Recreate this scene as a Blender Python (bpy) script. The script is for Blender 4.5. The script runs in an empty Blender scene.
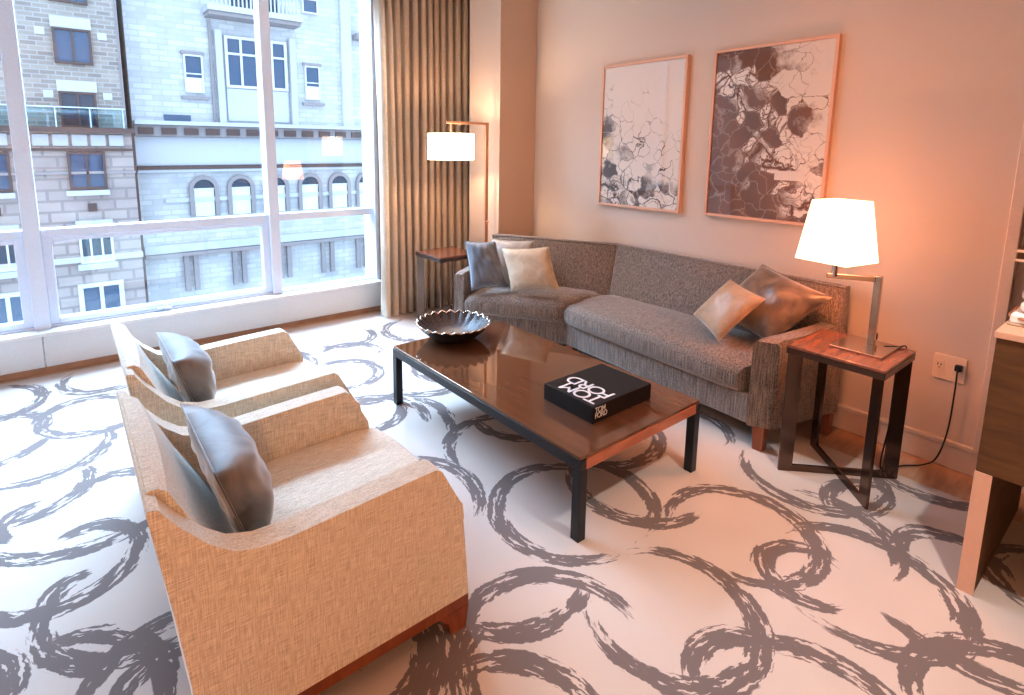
import bpy, bmesh, math, random
from mathutils import Vector, Matrix, noise
random.seed(7)
S = bpy.context.scene
C = S.collection
PI = math.pi

# ------------------------------------------------------------------ helpers
def link(name, bm, m, parent=None, smooth=False, angle=40):
    bmesh.ops.recalc_face_normals(bm, faces=bm.faces[:])
    me = bpy.data.meshes.new(name)
    if smooth:
        for f in bm.faces: f.smooth = True
        lim = math.radians(angle)
        for e in bm.edges:
            if len(e.link_faces) == 2 and e.calc_face_angle(0) > lim: e.smooth = False
    bm.to_mesh(me); bm.free()
    o = bpy.data.objects.new(name, me); C.objects.link(o)
    if m: me.materials.append(m)
    if parent: o.parent = parent
    return o

def tag(o, label, cat, group=None):
    o['label'] = label; o['category'] = cat
    if group: o['group'] = group
    return o

def thing(name, label, cat, loc=(0, 0, 0), rotz=0, group=None):
    o = bpy.data.objects.new(name, None); C.objects.link(o)
    o.location = loc; o.rotation_euler = (0, 0, rotz); o.empty_display_size = .1
    return tag(o, label, cat, group)

def struct(name, bm, m, parent=None, smooth=False):
    o = link(name, bm, m, parent, smooth)
    if not parent: o['kind'] = 'structure'
    return o

def add_box(bm, x0, x1, y0, y1, z0, z1, bev=0, seg=2):
    r = bmesh.ops.create_cube(bm, size=1)
    vs = r['verts']
    for v in vs:
        v.co = Vector((x0 + (v.co.x + .5) * (x1 - x0), y0 + (v.co.y + .5) * (y1 - y0), z0 + (v.co.z + .5) * (z1 - z0)))
    if bev:
        es = list({e for v in vs for e in v.link_edges})
        bmesh.ops.bevel(bm, geom=es, offset=bev, segments=seg, affect='EDGES', profile=.5)
    return bm

def box(x0, x1, y0, y1, z0, z1, bev=0, seg=2):
    return add_box(bmesh.new(), x0, x1, y0, y1, z0, z1, bev, seg)

def add_bar(bm, p, q, w, h, up=(0, 0, 1), bev=0):
    """rectangular bar from p to q; w across, h along 'up'"""
    p, q = Vector(p), Vector(q); d = (q - p).normalized(); up = Vector(up)
    s = d.cross(up).normalized(); u = s.cross(d).normalized()
    vs = []
    for c in (p, q):
        for a, b in ((-1, -1), (1, -1), (1, 1), (-1, 1)):
            vs.append(bm.verts.new(c + s * (a * w / 2) + u * (b * h / 2)))
    fs = [(0, 1, 2, 3), (7, 6, 5, 4), (0, 4, 5, 1), (1, 5, 6, 2), (2, 6, 7, 3), (3, 7, 4, 0)]
    for f in fs: bm.faces.new([vs[i] for i in f])
    if bev:
        es = list({e for v in vs for e in v.link_edges})
        bmesh.ops.bevel(bm, geom=es, offset=bev, segments=2, affect='EDGES', profile=.5)
    return bm

def add_prism(bm, poly, z0, z1, bev=0, seg=2):
    lo = [bm.verts.new((x, y, z0)) for x, y in poly]
    hi = [bm.verts.new((x, y, z1)) for x, y in poly]
    n = len(poly)
    bm.faces.new(lo[::-1]); bm.faces.new(hi)
    for i in range(n): bm.faces.new((lo[i], lo[(i + 1) % n], hi[(i + 1) % n], hi[i]))
    if bev:
        es = list({e for v in lo + hi for e in v.link_edges})
        bmesh.ops.bevel(bm, geom=es, offset=bev, segments=seg, affect='EDGES', profile=.5)
    return bm

def add_loft(bm, rings, closed=True, cap=True):
    """rings: list of lists of 3D points (same count)"""
    R = [[bm.verts.new(p) for p in r] for r in rings]
    n = len(R[0])
    for a, b in zip(R[:-1], R[1:]):
        for i in range(n if closed else n - 1):
            j = (i + 1) % n
            bm.faces.new((a[i], a[j], b[j], b[i]))
    if cap and closed:
        bm.faces.new(R[0][::-1]); bm.faces.new(R[-1])
    return bm

def add_lathe(bm, prof, n=32, c=(0, 0, 0)):
    R = []
    for r, z in prof:
        R.append([bm.verts.new((c[0] + r * math.cos(2 * PI * i / n), c[1] + r * math.sin(2 * PI * i / n), c[2] + z)) for i in range(n)])
    for a, b in zip(R[:-1], R[1:]):
        for i in range(n):
            j = (i + 1) % n; bm.faces.new((a[i], a[j], b[j], b[i]))
    return bm

def add_tube(bm, pts, r, n=8):
    pts = [Vector(p) for p in pts]; rings = []
    prev = None
    for i, p in enumerate(pts):
        d = (pts[min(i + 1, len(pts) - 1)] - pts[max(i - 1, 0)]).normalized()
        a = prev if prev is not None else (Vector((0, 0, 1)) if abs(d.z) < .9 else Vector((1, 0, 0)))
        s = (a - d * a.dot(d)).normalized(); prev = s; t = d.cross(s)
        rings.append([p + (s * math.cos(2 * PI * k / n) + t * math.sin(2 * PI * k / n)) * r for k in range(n)])
    return add_loft(bm, rings)

def smooth_path(pts, k=8):
    pts = [Vector(p) for p in pts]; out = []
    P = [pts[0]] + pts + [pts[-1]]
    for i in range(1, len(P) - 2):
        a, b, c, d = P[i - 1], P[i], P[i + 1], P[i + 2]
        for j in range(k):
            t = j / k
            out.append(.5 * ((2 * b) + (c - a) * t + (2 * a - 5 * b + 4 * c - d) * t * t + (3 * b - a - 3 * c + d) * t ** 3))
    out.append(pts[-1]); return out

# ------------------------------------------------------------------ materials
def mat(name):
    m = bpy.data.materials.new(name); m.use_nodes = True
    nt = m.node_tree; return m, nt, nt.nodes['Principled BSDF']

def N(nt, t, **kw):
    n = nt.nodes.new(t)
    for k, v in kw.items():
        if k in n.inputs: n.inputs[k].default_value = v
        else: setattr(n, k, v)
    return n

def plain(name, col, rough=.5, metal=0, spec=.5, coat=0, bump=0, bscale=80):
    m, nt, b = mat(name)
    tc = N(nt, 'ShaderNodeTexCoord'); nz = N(nt, 'ShaderNodeTexNoise', Scale=bscale, Detail=3.0)
    nt.links.new(tc.outputs['Object'], nz.inputs['Vector'])
    mx = N(nt, 'ShaderNodeMix', data_type='RGBA')
    mx.inputs['A'].default_value = (*[c * .94 for c in col], 1); mx.inputs['B'].default_value = (*[min(1, c * 1.06) for c in col], 1)
    nt.links.new(nz.outputs['Fac'], mx.inputs['Factor']); nt.links.new(mx.outputs['Result'], b.inputs['Base Color'])
    b.inputs['Roughness'].default_value = rough; b.inputs['Metallic'].default_value = metal
    b.inputs['Specular IOR Level'].default_value = spec; b.inputs['Coat Weight'].default_value = coat
    b.inputs['Coat Roughness'].default_value = .05
    if bump:
        bp = N(nt, 'ShaderNodeBump', Strength=bump, Distance=.002)
        nt.links.new(nz.outputs['Fac'], bp.inputs['Height']); nt.links.new(bp.outputs['Normal'], b.inputs['Normal'])
    return m

def wood(name, c1, c2, rough=.35, axis=(6, 1, 6), coat=0, scale=6):
    m, nt, b = mat(name)
    tc = N(nt, 'ShaderNodeTexCoord'); mp = N(nt, 'ShaderNodeMapping'); mp.inputs['Scale'].default_value = axis
    nt.links.new(tc.outputs['Object'], mp.inputs['Vector'])
    nz = N(nt, 'ShaderNodeTexNoise', Scale=scale, Detail=6.0, Distortion=.6); nt.links.new(mp.outputs['Vector'], nz.inputs['Vector'])
    cr = N(nt, 'ShaderNodeValToRGB'); cr.color_ramp.elements[0].position = .3; cr.color_ramp.elements[1].position = .72
    cr.color_ramp.elements[0].color = (*c1, 1); cr.color_ramp.elements[1].color = (*c2, 1)
    nt.links.new(nz.outputs['Fac'], cr.inputs['Fac']); nt.links.new(cr.outputs['Color'], b.inputs['Base Color'])
    b.inputs['Roughness'].default_value = rough; b.inputs['Coat Weight'].default_value = coat; b.inputs['Coat Roughness'].default_value = .08
    return m

def weave(name, c1, c2, rough=.9, s=1.0, sheen=.3, spec=.2, lo=.35, hi=.65, grad=None):
    """two crossed stretched noises = slubby linen / tweed"""
    m, nt, b = mat(name)
    tc = N(nt, 'ShaderNodeTexCoord')
    outs = []
    for sc in ((170 * s, 170 * s, 9 * s), (11 * s, 170 * s, 190 * s)):
        mp = N(nt, 'ShaderNodeMapping'); mp.inputs['Scale'].default_value = sc
        nt.links.new(tc.outputs['Object'], mp.inputs['Vector'])
        nz = N(nt, 'ShaderNodeTexNoise', Scale=1.0, Detail=2.0); nt.links.new(mp.outputs['Vector'], nz.inputs['Vector'])
        outs.append(nz.outputs['Fac'])
    ad = N(nt, 'ShaderNodeMath', operation='ADD'); nt.links.new(outs[0], ad.inputs[0]); nt.links.new(outs[1], ad.inputs[1])
    hf = N(nt, 'ShaderNodeMath', operation='MULTIPLY'); hf.inputs[1].default_value = .5; nt.links.new(ad.outputs[0], hf.inputs[0])
    cr = N(nt, 'ShaderNodeValToRGB'); cr.color_ramp.elements[0].position = lo; cr.color_ramp.elements[1].position = hi
    cr.color_ramp.elements[0].color = (*c1, 1); cr.color_ramp.elements[1].color = (*c2, 1)
    nt.links.new(hf.outputs[0], cr.inputs['Fac']); nt.links.new(cr.outputs['Color'], b.inputs['Base Color'])
    bp = N(nt, 'ShaderNodeBump', Strength=.35, Distance=.0015); nt.links.new(hf.outputs[0], bp.inputs['Height']); nt.links.new(bp.outputs['Normal'], b.inputs['Normal'])
    b.inputs['Roughness'].default_value = rough; b.inputs['Sheen Weight'].default_value = sheen; b.inputs['Specular IOR Level'].default_value = spec
    return m

def satin(name, c1, c2, rough=.35, sheen=.5, scale=5, spec=.6):
    m, nt, b = mat(name)
    tc = N(nt, 'ShaderNodeTexCoord'); nz = N(nt, 'ShaderNodeTexNoise', Scale=scale, Detail=4.0, Distortion=1.2)
    nt.links.new(tc.outputs['Object'], nz.inputs['Vector'])
    cr = N(nt, 'ShaderNodeValToRGB'); cr.color_ramp.elements[0].position = .35; cr.color_ramp.elements[1].position = .68
    cr.color_ramp.elements[0].color = (*c1, 1); cr.color_ramp.elements[1].color = (*c2, 1)
    nt.links.new(nz.outputs['Fac'], cr.inputs['Fac']); nt.links.new(cr.outputs['Color'], b.inputs['Base Color'])
    b.inputs['Roughness'].default_value = rough; b.inputs['Sheen Weight'].default_value = sheen; b.inputs['Specular IOR Level'].default_value = spec
    return m

def emissive(name, base, em, strength, rough=.6):
    m, nt, b = mat(name)
    b.inputs['Base Color'].default_value = (*base, 1); b.inputs['Roughness'].default_value = rough
    b.inputs['Emission Color'].default_value = (*em, 1); b.inputs['Emission Strength'].default_value = strength
    return m

def glass_pane(name, tint=(.95, .98, 1), refl=.055):
    m, nt, b = mat(name); out = nt.nodes['Material Output']; nt.nodes.remove(b)
    t = N(nt, 'ShaderNodeBsdfTransparent'); t.inputs['Color'].default_value = (*tint, 1)
    g = N(nt, 'ShaderNodeBsdfGlossy', Roughness=.01); lw = N(nt, 'ShaderNodeLayerWeight', Blend=.5)
    pw = N(nt, 'ShaderNodeMath', operation='POWER'); pw.inputs[1].default_value = 4.0; nt.links.new(lw.outputs['Facing'], pw.inputs[0])
    mu = N(nt, 'ShaderNodeMath', operation='MULTIPLY_ADD'); mu.inputs[1].default_value = .8; mu.inputs[2].default_value = refl; mu.use_clamp = True
    nt.links.new(pw.outputs[0], mu.inputs[0]); mx = N(nt, 'ShaderNodeMixShader')
    nt.links.new(mu.outputs[0], mx.inputs['Fac']); nt.links.new(t.outputs[0], mx.inputs[1]); nt.links.new(g.outputs[0], mx.inputs[2])
    nt.links.new(mx.outputs[0], out.inputs['Surface'])
    return m

def brick(name, c1, c2, mort, sx, bw=.22, bh=.07, contrast=.5):
    m, nt, b = mat(name)
    tc = N(nt, 'ShaderNodeTexCoord'); mp = N(nt, 'ShaderNodeMapping'); mp.inputs['Rotation'].default_value = (PI / 2, 0, 0)
    nt.links.new(tc.outputs['Object'], mp.inputs['Vector'])
    # facade lies in X-Z: feed (x, z)
    sp = N(nt, 'ShaderNodeSeparateXYZ'); nt.links.new(tc.outputs['Object'], sp.inputs[0])
    cb = N(nt, 'ShaderNodeCombineXYZ'); nt.links.new(sp.outputs['X'], cb.inputs['X']); nt.links.new(sp.outputs['Z'], cb.inputs['Y'])
    bt = N(nt, 'ShaderNodeTexBrick', Scale=1.0); nt.links.new(cb.outputs[0], bt.inputs['Vector'])
    bt.inputs['Color1'].default_value = (*c1, 1); bt.inputs['Color2'].default_value = (*c2, 1); bt.inputs['Mortar'].default_value = (*mort, 1)
    bt.inputs['Brick Width'].default_value = bw; bt.inputs['Row Height'].default_value = bh; bt.inputs['Mortar Size'].default_value = bh * .12
    nz = N(nt, 'ShaderNodeTexNoise', Scale=1.3, Detail=5.0); nt.links.new(tc.outputs['Object'], nz.inputs['Vector'])
    mr = N(nt, 'ShaderNodeMapRange'); mr.inputs['To Min'].default_value = .72; mr.inputs['To Max'].default_value = 1.2
    nt.links.new(nz.outputs['Fac'], mr.inputs['Value'])
    mx = N(nt, 'ShaderNodeMix', data_type='RGBA', blend_type='MULTIPLY'); mx.inputs['Factor'].default_value = 1
    nt.links.new(bt.outputs['Color'], mx.inputs['A']); nt.links.new(mr.outputs['Result'], mx.inputs['B'])
    nt.links.new(mx.outputs['Result'], b.inputs['Base Color']); b.inputs['Roughness'].default_value = .9
    return m

M = {}
M['wall'] = plain('wall_paint', (.64, .545, .47), .75, spec=.25, bump=.05, bscale=300)
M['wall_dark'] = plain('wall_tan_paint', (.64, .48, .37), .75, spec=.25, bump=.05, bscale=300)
M['ceiling'] = plain('ceiling_paint', (.8, .77, .73), .9)
M['white_panel'] = plain('white_panel', (.74, .80, .84), .45)
M['sill_white'] = plain('sill_white', (.85, .87, .88), .35)
M['alu'] = plain('window_aluminium', (.76, .83, .94), .4)
M['base'] = plain('baseboard_paint', (.70, .58, .49), .4)
M['border'] = wood('floor_border_wood', (.42, .25, .16), (.56, .36, .24), .4, (1, 6, 1))
M['glass'] = glass_pane('window_glass')
M['linen'] = weave('armchair_linen', (.53, .44, .325), (.90, .835, .71), s=2.2, lo=.34, hi=.62)
M['tweed'] = weave('sofa_tweed', (.07, .052, .043), (.30, .23, .18), s=1.1, rough=.7, sheen=.5, spec=.4, lo=.39, hi=.61)
M['cherry'] = wood('cherry_wood', (.20, .055, .02), (.32, .10, .04), .35, (5, 5, 1))
M['rail_reflection'] = wood('orange_red_rail_reflection', (.34, .10, .04), (.50, .17, .08), .3, (1, 5, 5), coat=.4)  # warm reflection on the table's end rails, painted in as orange-red colour
M['black'] = plain('black_metal', (.012, .014, .018), .35, spec=.5)
M['bronze'] = plain('dark_bronze_metal', (.16, .105, .08), .18, metal=.9)
M['chrome'] = plain('satin_nickel', (.62, .5, .42), .2, metal=1)
M['copper'] = plain('copper_metal', (.72, .40, .25), .35, metal=.7)
M['coppersatin'] = plain('satin_copper_edge', (.72, .44, .31), .5, metal=.15)
M['walnut'] = wood('walnut_wood', (.085, .035, .009), (.15, .066, .018), .7, (1, 1, 5))
M['tabletop'] = wood('side_table_top_wood', (.17, .065, .04), (.27, .11, .07), .25, (1, 6, 1), coat=.4)
M['velvet'] = satin('grey_brown_velvet', (.055, .05, .048), (.21, .18, .16), .42, .8, 6)
M['blue_velvet'] = satin('blue_grey_velvet', (.055, .075, .10), (.17, .20, .24), .45, .8, 5)
M['bronze_velvet'] = satin('bronze_brown_velvet', (.065, .042, .026), (.25, .165, .10), .33, .7, 6)
M['tan_satin'] = satin('tan_satin', (.40, .26, .16), (.55, .37, .24), .38, .4, 9)
M['gold_satin'] = satin('champagne_satin', (.42, .33, .23), (.56, .45, .32), .42, .4, 9)
M['pale_satin'] = satin('pale_grey_satin', (.30, .28, .26), (.45, .42, .38), .45, .4, 7)
M['curtain'] = weave('curtain_cloth', (.78, .60, .45), (.92, .75, .59), s=.7, rough=.8, sheen=.4)
M['shade'] = emissive('lamp_shade_cloth', (.95, .9, .82), (1.0, .46, .27), 3.6)
M['shade2'] = emissive('floor_lamp_shade_cloth', (.95, .9, .82), (1.0, .80, .60), 3.6)
M['plastic'] = plain('ivory_plastic', (.80, .66, .52), .4)
M['blackcloth'] = plain('black_book_cloth', (.010, .009, .010), .45, spec=.4)
M['paper'] = plain('book_pages', (.05, .045, .04), .6)
M['white_ink'] = plain('white_print', (.8, .8, .8), .5)
M['towel'] = plain('white_towel', (.85, .82, .78), .95, bump=.4, bscale=400)
M['ceramic'] = plain('dark_bowl_outside', (.012, .014, .02), .45, spec=.6)
M['bowl_in'] = plain('woven_bowl_inside', (.05, .034, .03), .45, metal=0, bump=.3, bscale=60)
M['rim'] = plain('bowl_rim_metal', (.62, .54, .46), .25, metal=.8)

# reflective bronze glass coffee table top
def bronze_glass():
    m, nt, b = mat('bronze_glass_top')
    tc = N(nt, 'ShaderNodeTexCoord'); mp = N(nt, 'ShaderNodeMapping'); mp.inputs['Scale'].default_value = (14, 1.2, 1)
    nt.links.new(tc.outputs['Object'], mp.inputs['Vector'])
    nz = N(nt, 'ShaderNodeTexNoise', Scale=2.0, Detail=5.0); nt.links.new(mp.outputs['Vector'], nz.inputs['Vector'])
    cr = N(nt, 'ShaderNodeValToRGB'); cr.color_ramp.elements[0].color = (.085, .034, .016, 1); cr.color_ramp.elements[1].color = (.15, .064, .032, 1)
    nt.links.new(nz.outputs['Fac'], cr.inputs['Fac']); nt.links.new(cr.outputs['Color'], b.inputs['Base Color'])
    b.inputs['Roughness'].default_value = .04; b.inputs['IOR'].default_value = 1.9
    b.inputs['Specular Tint'].default_value = (1, .72, .5, 1)
    return m
M['bronze_glass'] = bronze_glass()

# carpet with brush-stroked rings: (cx, cy, radius, middle angle, half span, width, seed)
ARCS = [
 ('R1',1.515,.918,.278,159,405),('R1b',1.47,.575,.20,25,120),('R2',2.088,.973,.281,-160,120),('R2b',2.06,.70,.15,0,240),
 ('R3',2.765,.975,.298,118,320),('R3b',2.70,.62,.24,120,35),('R12',2.467,.30,.416,165,215),('R4',2.17,.575,.30,-175,60),
 ('R4t',2.31,.80,.30,-80,20),('R13',2.58,.40,.16,-60,130),('R11',1.466,.429,.29,-25,62),('R14',3.25,.62,.27,150,235),('R15',2.72,.10,.22,40,150),
 ('R6',1.63,1.504,.314,35,250),('R7',2.044,1.448,.308,120,262),('R7c',1.723,1.505,.305,-70,40),('R8',2.234,1.861,.327,-155,-10),
 ('R9',1.05,1.97,.36,-40,42),('R16',1.755,2.026,.333,40,172),('R17',2.017,2.262,.263,160,270),('R18',1.288,2.62,.401,-38,25),
 ('R5',1.10,1.049,.30,-4,150),('R5b',1.207,1.438,.319,-148,-70),('R10',1.02,1.02,.24,110,205),('R10b',.75,.86,.32,5,70),
 ('R10c',.629,1.365,.16,-95,0),('R10d',.589,1.40,.27,-75,-10),
 ('L1',.129,2.101,.306,165,270),('L2',-.121,2.415,.245,-150,15),('L3',.002,2.881,.425,-140,-62),('L4',-.047,2.449,.148,15,110),
 ('L5',-.051,2.199,.106,90,190),('L6',-.20,1.70,.32,-20,75),('L7',.16,1.62,.27,60,150),('L8',-.457,1.931,.218,-30,50),('L9',.13,1.62,.14,70,170),
 ('M1',-.215,3.442,.313,-125,5),('M2',-.253,3.053,.243,-100,20),('M3',.0,3.80,.22,10,180),('M3b',.078,3.787,.29,-178,-60),
 ('M4',-.40,3.80,.22,-20,110),('M5',-.45,3.70,.30,-90,-30),('M6',.05,2.76,.22,20,110),('M7',-.188,2.783,.13,100,215),
 ('N1',1.43,3.43,.24,-110,100),('N2',1.25,2.70,.34,-25,75),('N3',1.288,2.854,.241,-100,-15),('N4',1.86,3.10,.31,-140,-70),
 ('N5',1.47,3.20,.27,-150,-60),('N6',1.735,4.15,.24,-150,10),('N7',2.15,3.12,.30,150,230),
 ('O1',2.35,3.95,.30,100,300),('O2',1.05,3.85,.30,-60,120),('O3',.60,3.30,.30,30,260),('O4',.75,4.20,.28,-170,20),('O5',-.5,4.25,.3,-80,60),
 ('O6',.15,4.35,.26,150,330),('O7',1.62,3.75,.22,-20,130),('O8',2.55,2.25,.30,60,250),('O9',2.62,1.60,.26,-60,150),('O10',2.05,2.62,.30,-120,40),
 ('O11',1.95,.05,.30,-60,120),('O12',.95,.35,.30,60,260),('O13',.35,.95,.30,-30,200),('O14',-.55,1.35,.30,-90,120),('O15',2.3,-.35,.3,100,280),
 ('O16',3.0,2.0,.26,60,250),('O17',.5,2.35,.28,0,200),('O18',.35,1.25,.24,40,170),('O19',1.22,.52,.15,-20,140),('O20',2.0,-.6,.3,-100,80)]

def ring_group():
    g = bpy.data.node_groups.new('carpet_ring', 'ShaderNodeTree')
    for nm, t in (('Chain', 'NodeSocketFloat'), ('Pos', 'NodeSocketVector'), ('Center', 'NodeSocketVector'), ('Dir', 'NodeSocketVector'), ('Perp', 'NodeSocketVector'),
                  ('R', 'NodeSocketFloat'), ('Half', 'NodeSocketFloat'), ('W', 'NodeSocketFloat'), ('Seed', 'NodeSocketFloat')):
        g.interface.new_socket(nm, in_out='INPUT', socket_type=t)
    g.interface.new_socket('Mask', in_out='OUTPUT', socket_type='NodeSocketFloat')
    L = g.links.new
    gi = g.nodes.new('NodeGroupInput'); go = g.nodes.new('NodeGroupOutput')
    def mth(op, a, b=None, c=None):
        n = g.nodes.new('ShaderNodeMath'); n.operation = op
        for i, v in enumerate((a, b, c)):
            if v is None: continue
            if isinstance(v, (int, float)): n.inputs[i].default_value = v
            else: L(v, n.inputs[i])
        return n.outputs[0]
    def vm(op, a, b):
        n = g.nodes.new('ShaderNodeVectorMath'); n.operation = op
        L(a, n.inputs[0])
        if b is not None: L(b, n.inputs[1])
        return n
    d = vm('SUBTRACT', gi.outputs['Pos'], gi.outputs['Center']).outputs['Vector']
    r = vm('LENGTH', d, None).outputs['Value']
    cx = vm('DOT_PRODUCT', d, gi.outputs['Dir']).outputs['Value']
    cy = vm('DOT_PRODUCT', d, gi.outputs['Perp']).outputs['Value']
    a = mth('ARCTAN2', cy, cx)
    off = mth('SUBTRACT', r, gi.outputs['R'])
    # stroke gets a little wider in the middle of the sweep
    rel = mth('DIVIDE', mth('ABSOLUTE', a), gi.outputs['Half'])
    cb = g.nodes.new('ShaderNodeCombineXYZ')
    L(mth('MULTIPLY', mth('MULTIPLY', a, gi.outputs['R']), 6.0), cb.inputs[0]); L(mth('MULTIPLY', off, 34.0), cb.inputs[1]); L(gi.outputs['Seed'], cb.inputs[2])
    nz = g.nodes.new('ShaderNodeTexNoise'); nz.inputs['Scale'].default_value = 1.6; nz.inputs['Detail'].default_value = 2.0; nz.inputs['Roughness'].default_value = .6
    L(cb.outputs[0], nz.inputs['Vector'])
    nf = nz.outputs['Fac']
    # end taper: streaks run out at different lengths
    endm = mth('SUBTRACT', mth('ADD', 1.0, mth('MULTIPLY', mth('SUBTRACT', nf, .5), 1.1)), rel)
    wid = mth('MULTIPLY', gi.outputs['W'], mth('ADD', .55, mth('MULTIPLY', mth('SUBTRACT', 1.0, mth('MULTIPLY', rel, rel)), .5)))
    band = mth('SUBTRACT', 1.0, mth('DIVIDE', mth('ABSOLUTE', off), wid))
    fill = mth('ADD', mth('MINIMUM', band, .36), mth('MULTIPLY', mth('SUBTRACT', nf, .482), 5.0))
    s1 = mth('MULTIPLY', fill, 9.0); g.nodes[-1].use_clamp = True
    s2 = mth('MULTIPLY', endm, 9.0); g.nodes[-1].use_clamp = True
    s3 = mth('MULTIPLY', band, 12.0); g.nodes[-1].use_clamp = True
    mk = mth('MULTIPLY', mth('MULTIPLY', s1, s2), s3)
    L(mth('MAXIMUM', mk, gi.outputs['Chain']), go.inputs['Mask'])
    return g

RING = ring_group()
def carpet_material(arcs):
    """carpet with the brush rings in 'arcs' (only those that reach this stretch of floor)"""
    m, nt, b = mat('ring_carpet'); L = nt.links.new
    tc = N(nt, 'ShaderNodeTexCoord')
    chain = None
    if arcs:
        wob = N(nt, 'ShaderNodeTexNoise', Scale=60.0, Detail=1.0); L(tc.outputs['Object'], wob.inputs['Vector'])
        ws = N(nt, 'ShaderNodeVectorMath', operation='MULTIPLY_ADD'); ws.inputs[1].default_value = (.012, .012, 0); ws.inputs[2].default_value = (-.006, -.006, 0)
        L(wob.outputs['Color'], ws.inputs[0])
        ps = N(nt, 'ShaderNodeVectorMath', operation='ADD'); L(tc.outputs['Object'], ps.inputs[0]); L(ws.outputs[0], ps.inputs[1])
        for i, cx, cy, r, am, hs in arcs:
            n = nt.nodes.new('ShaderNodeGroup'); n.node_tree = RING
            n.inputs['Center'].default_value = (cx, cy, 0); n.inputs['Dir'].default_value = (math.cos(am), math.sin(am), 0)
            n.inputs['Perp'].default_value = (-math.sin(am), math.cos(am), 0)
            n.inputs['R'].default_value = r; n.inputs['Half'].default_value = hs; n.inputs['W'].default_value = RW; n.inputs['Seed'].default_value = i * 3.7
            L(ps.outputs[0], n.inputs['Pos'])
            if chain is not None: L(chain, n.inputs['Chain'])
            else: n.inputs['Chain'].default_value = 0
            chain = n.outputs['Mask']
    big = N(nt, 'ShaderNodeTexNoise', Scale=2.2, Detail=3.0); L(tc.outputs['Object'], big.inputs['Vector'])
    gnd = N(nt, 'ShaderNodeMix', data_type='RGBA'); gnd.inputs['A'].default_value = (.52, .425, .37, 1); gnd.inputs['B'].default_value = (.64, .545, .48, 1)
    L(big.outputs['Fac'], gnd.inputs['Factor'])
    fib = N(nt, 'ShaderNodeTexNoise', Scale=420.0, Detail=1.0); L(tc.outputs['Object'], fib.inputs['Vector'])
    fr = N(nt, 'ShaderNodeMapRange'); fr.inputs['To Min'].default_value = .82; fr.inputs['To Max'].default_value = 1.14; L(fib.outputs['Fac'], fr.inputs['Value'])
    col = N(nt, 'ShaderNodeMix', data_type='RGBA'); L(gnd.outputs['Result'], col.inputs['A']); col.inputs['B'].default_value = (.165, .125, .115, 1)
    if chain is not None:
        cm = N(nt, 'ShaderNodeMath', operation='MULTIPLY'); cm.inputs[1].default_value = .93; L(chain, cm.inputs[0]); L(cm.outputs[0], col.inputs['Factor'])
    else: col.inputs['Factor'].default_value = 0
    ml = N(nt, 'ShaderNodeMix', data_type='RGBA', blend_type='MULTIPLY'); ml.inputs['Factor'].default_value = 1
    L(col.outputs['Result'], ml.inputs['A']); L(fr.outputs['Result'], ml.inputs['B']); L(ml.outputs['Result'], b.inputs['Base Color'])
    bp = N(nt, 'ShaderNodeBump', Strength=.4, Distance=.003); L(fib.outputs['Fac'], bp.inputs['Height']); L(bp.outputs['Normal'], b.inputs['Normal'])
    b.inputs['Roughness'].default_value = .95; b.inputs['Specular IOR Level'].default_value = .1; b.inputs['Sheen Weight'].default_value = .2
    return m
RW = .043
def carpet(x0, x1, y0, y1, cell=.6):
    bm = bmesh.new(); nx, ny = math.ceil((x1 - x0) / cell), math.ceil((y1 - y0) / cell)
    X = [min(x1, x0 + i * cell) for i in range(nx + 1)]; Y = [min(y1, y0 + j * cell) for j in range(ny + 1)]
    V = [[bm.verts.new((x, y, 0)) for y in Y] for x in X]
    mats, key = [], {}
    for i in range(nx):
        for j in range(ny):
            sel = []
            for k, (nm, cx, cy, r, a0, a1) in enumerate(ARCS):
                am = math.radians((a0 + a1) / 2); hs = math.radians(abs(a1 - a0) / 2) + .12
                dx = max(X[i] - cx, 0, cx - X[i + 1]); dy = max(Y[j] - cy, 0, cy - Y[j + 1])
                near = math.hypot(dx, dy); far = max(math.hypot(px - cx, py - cy) for px in X[i:i + 2] for py in Y[j:j + 2])
                if near < r + .08 and far > r - .08: sel.append((k, cx, cy, r, am, hs))
            kk = tuple(a[0] for a in sel)
            if kk not in key: key[kk] = len(mats); mats.append(carpet_material(sel))
            f = bm.faces.new((V[i][j], V[i + 1][j], V[i + 1][j + 1], V[i][j + 1])); f.material_index = key[kk]
    o = struct('floor', bm, None)
    for m in mats: o.data.materials.append(m)
    return o


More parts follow.
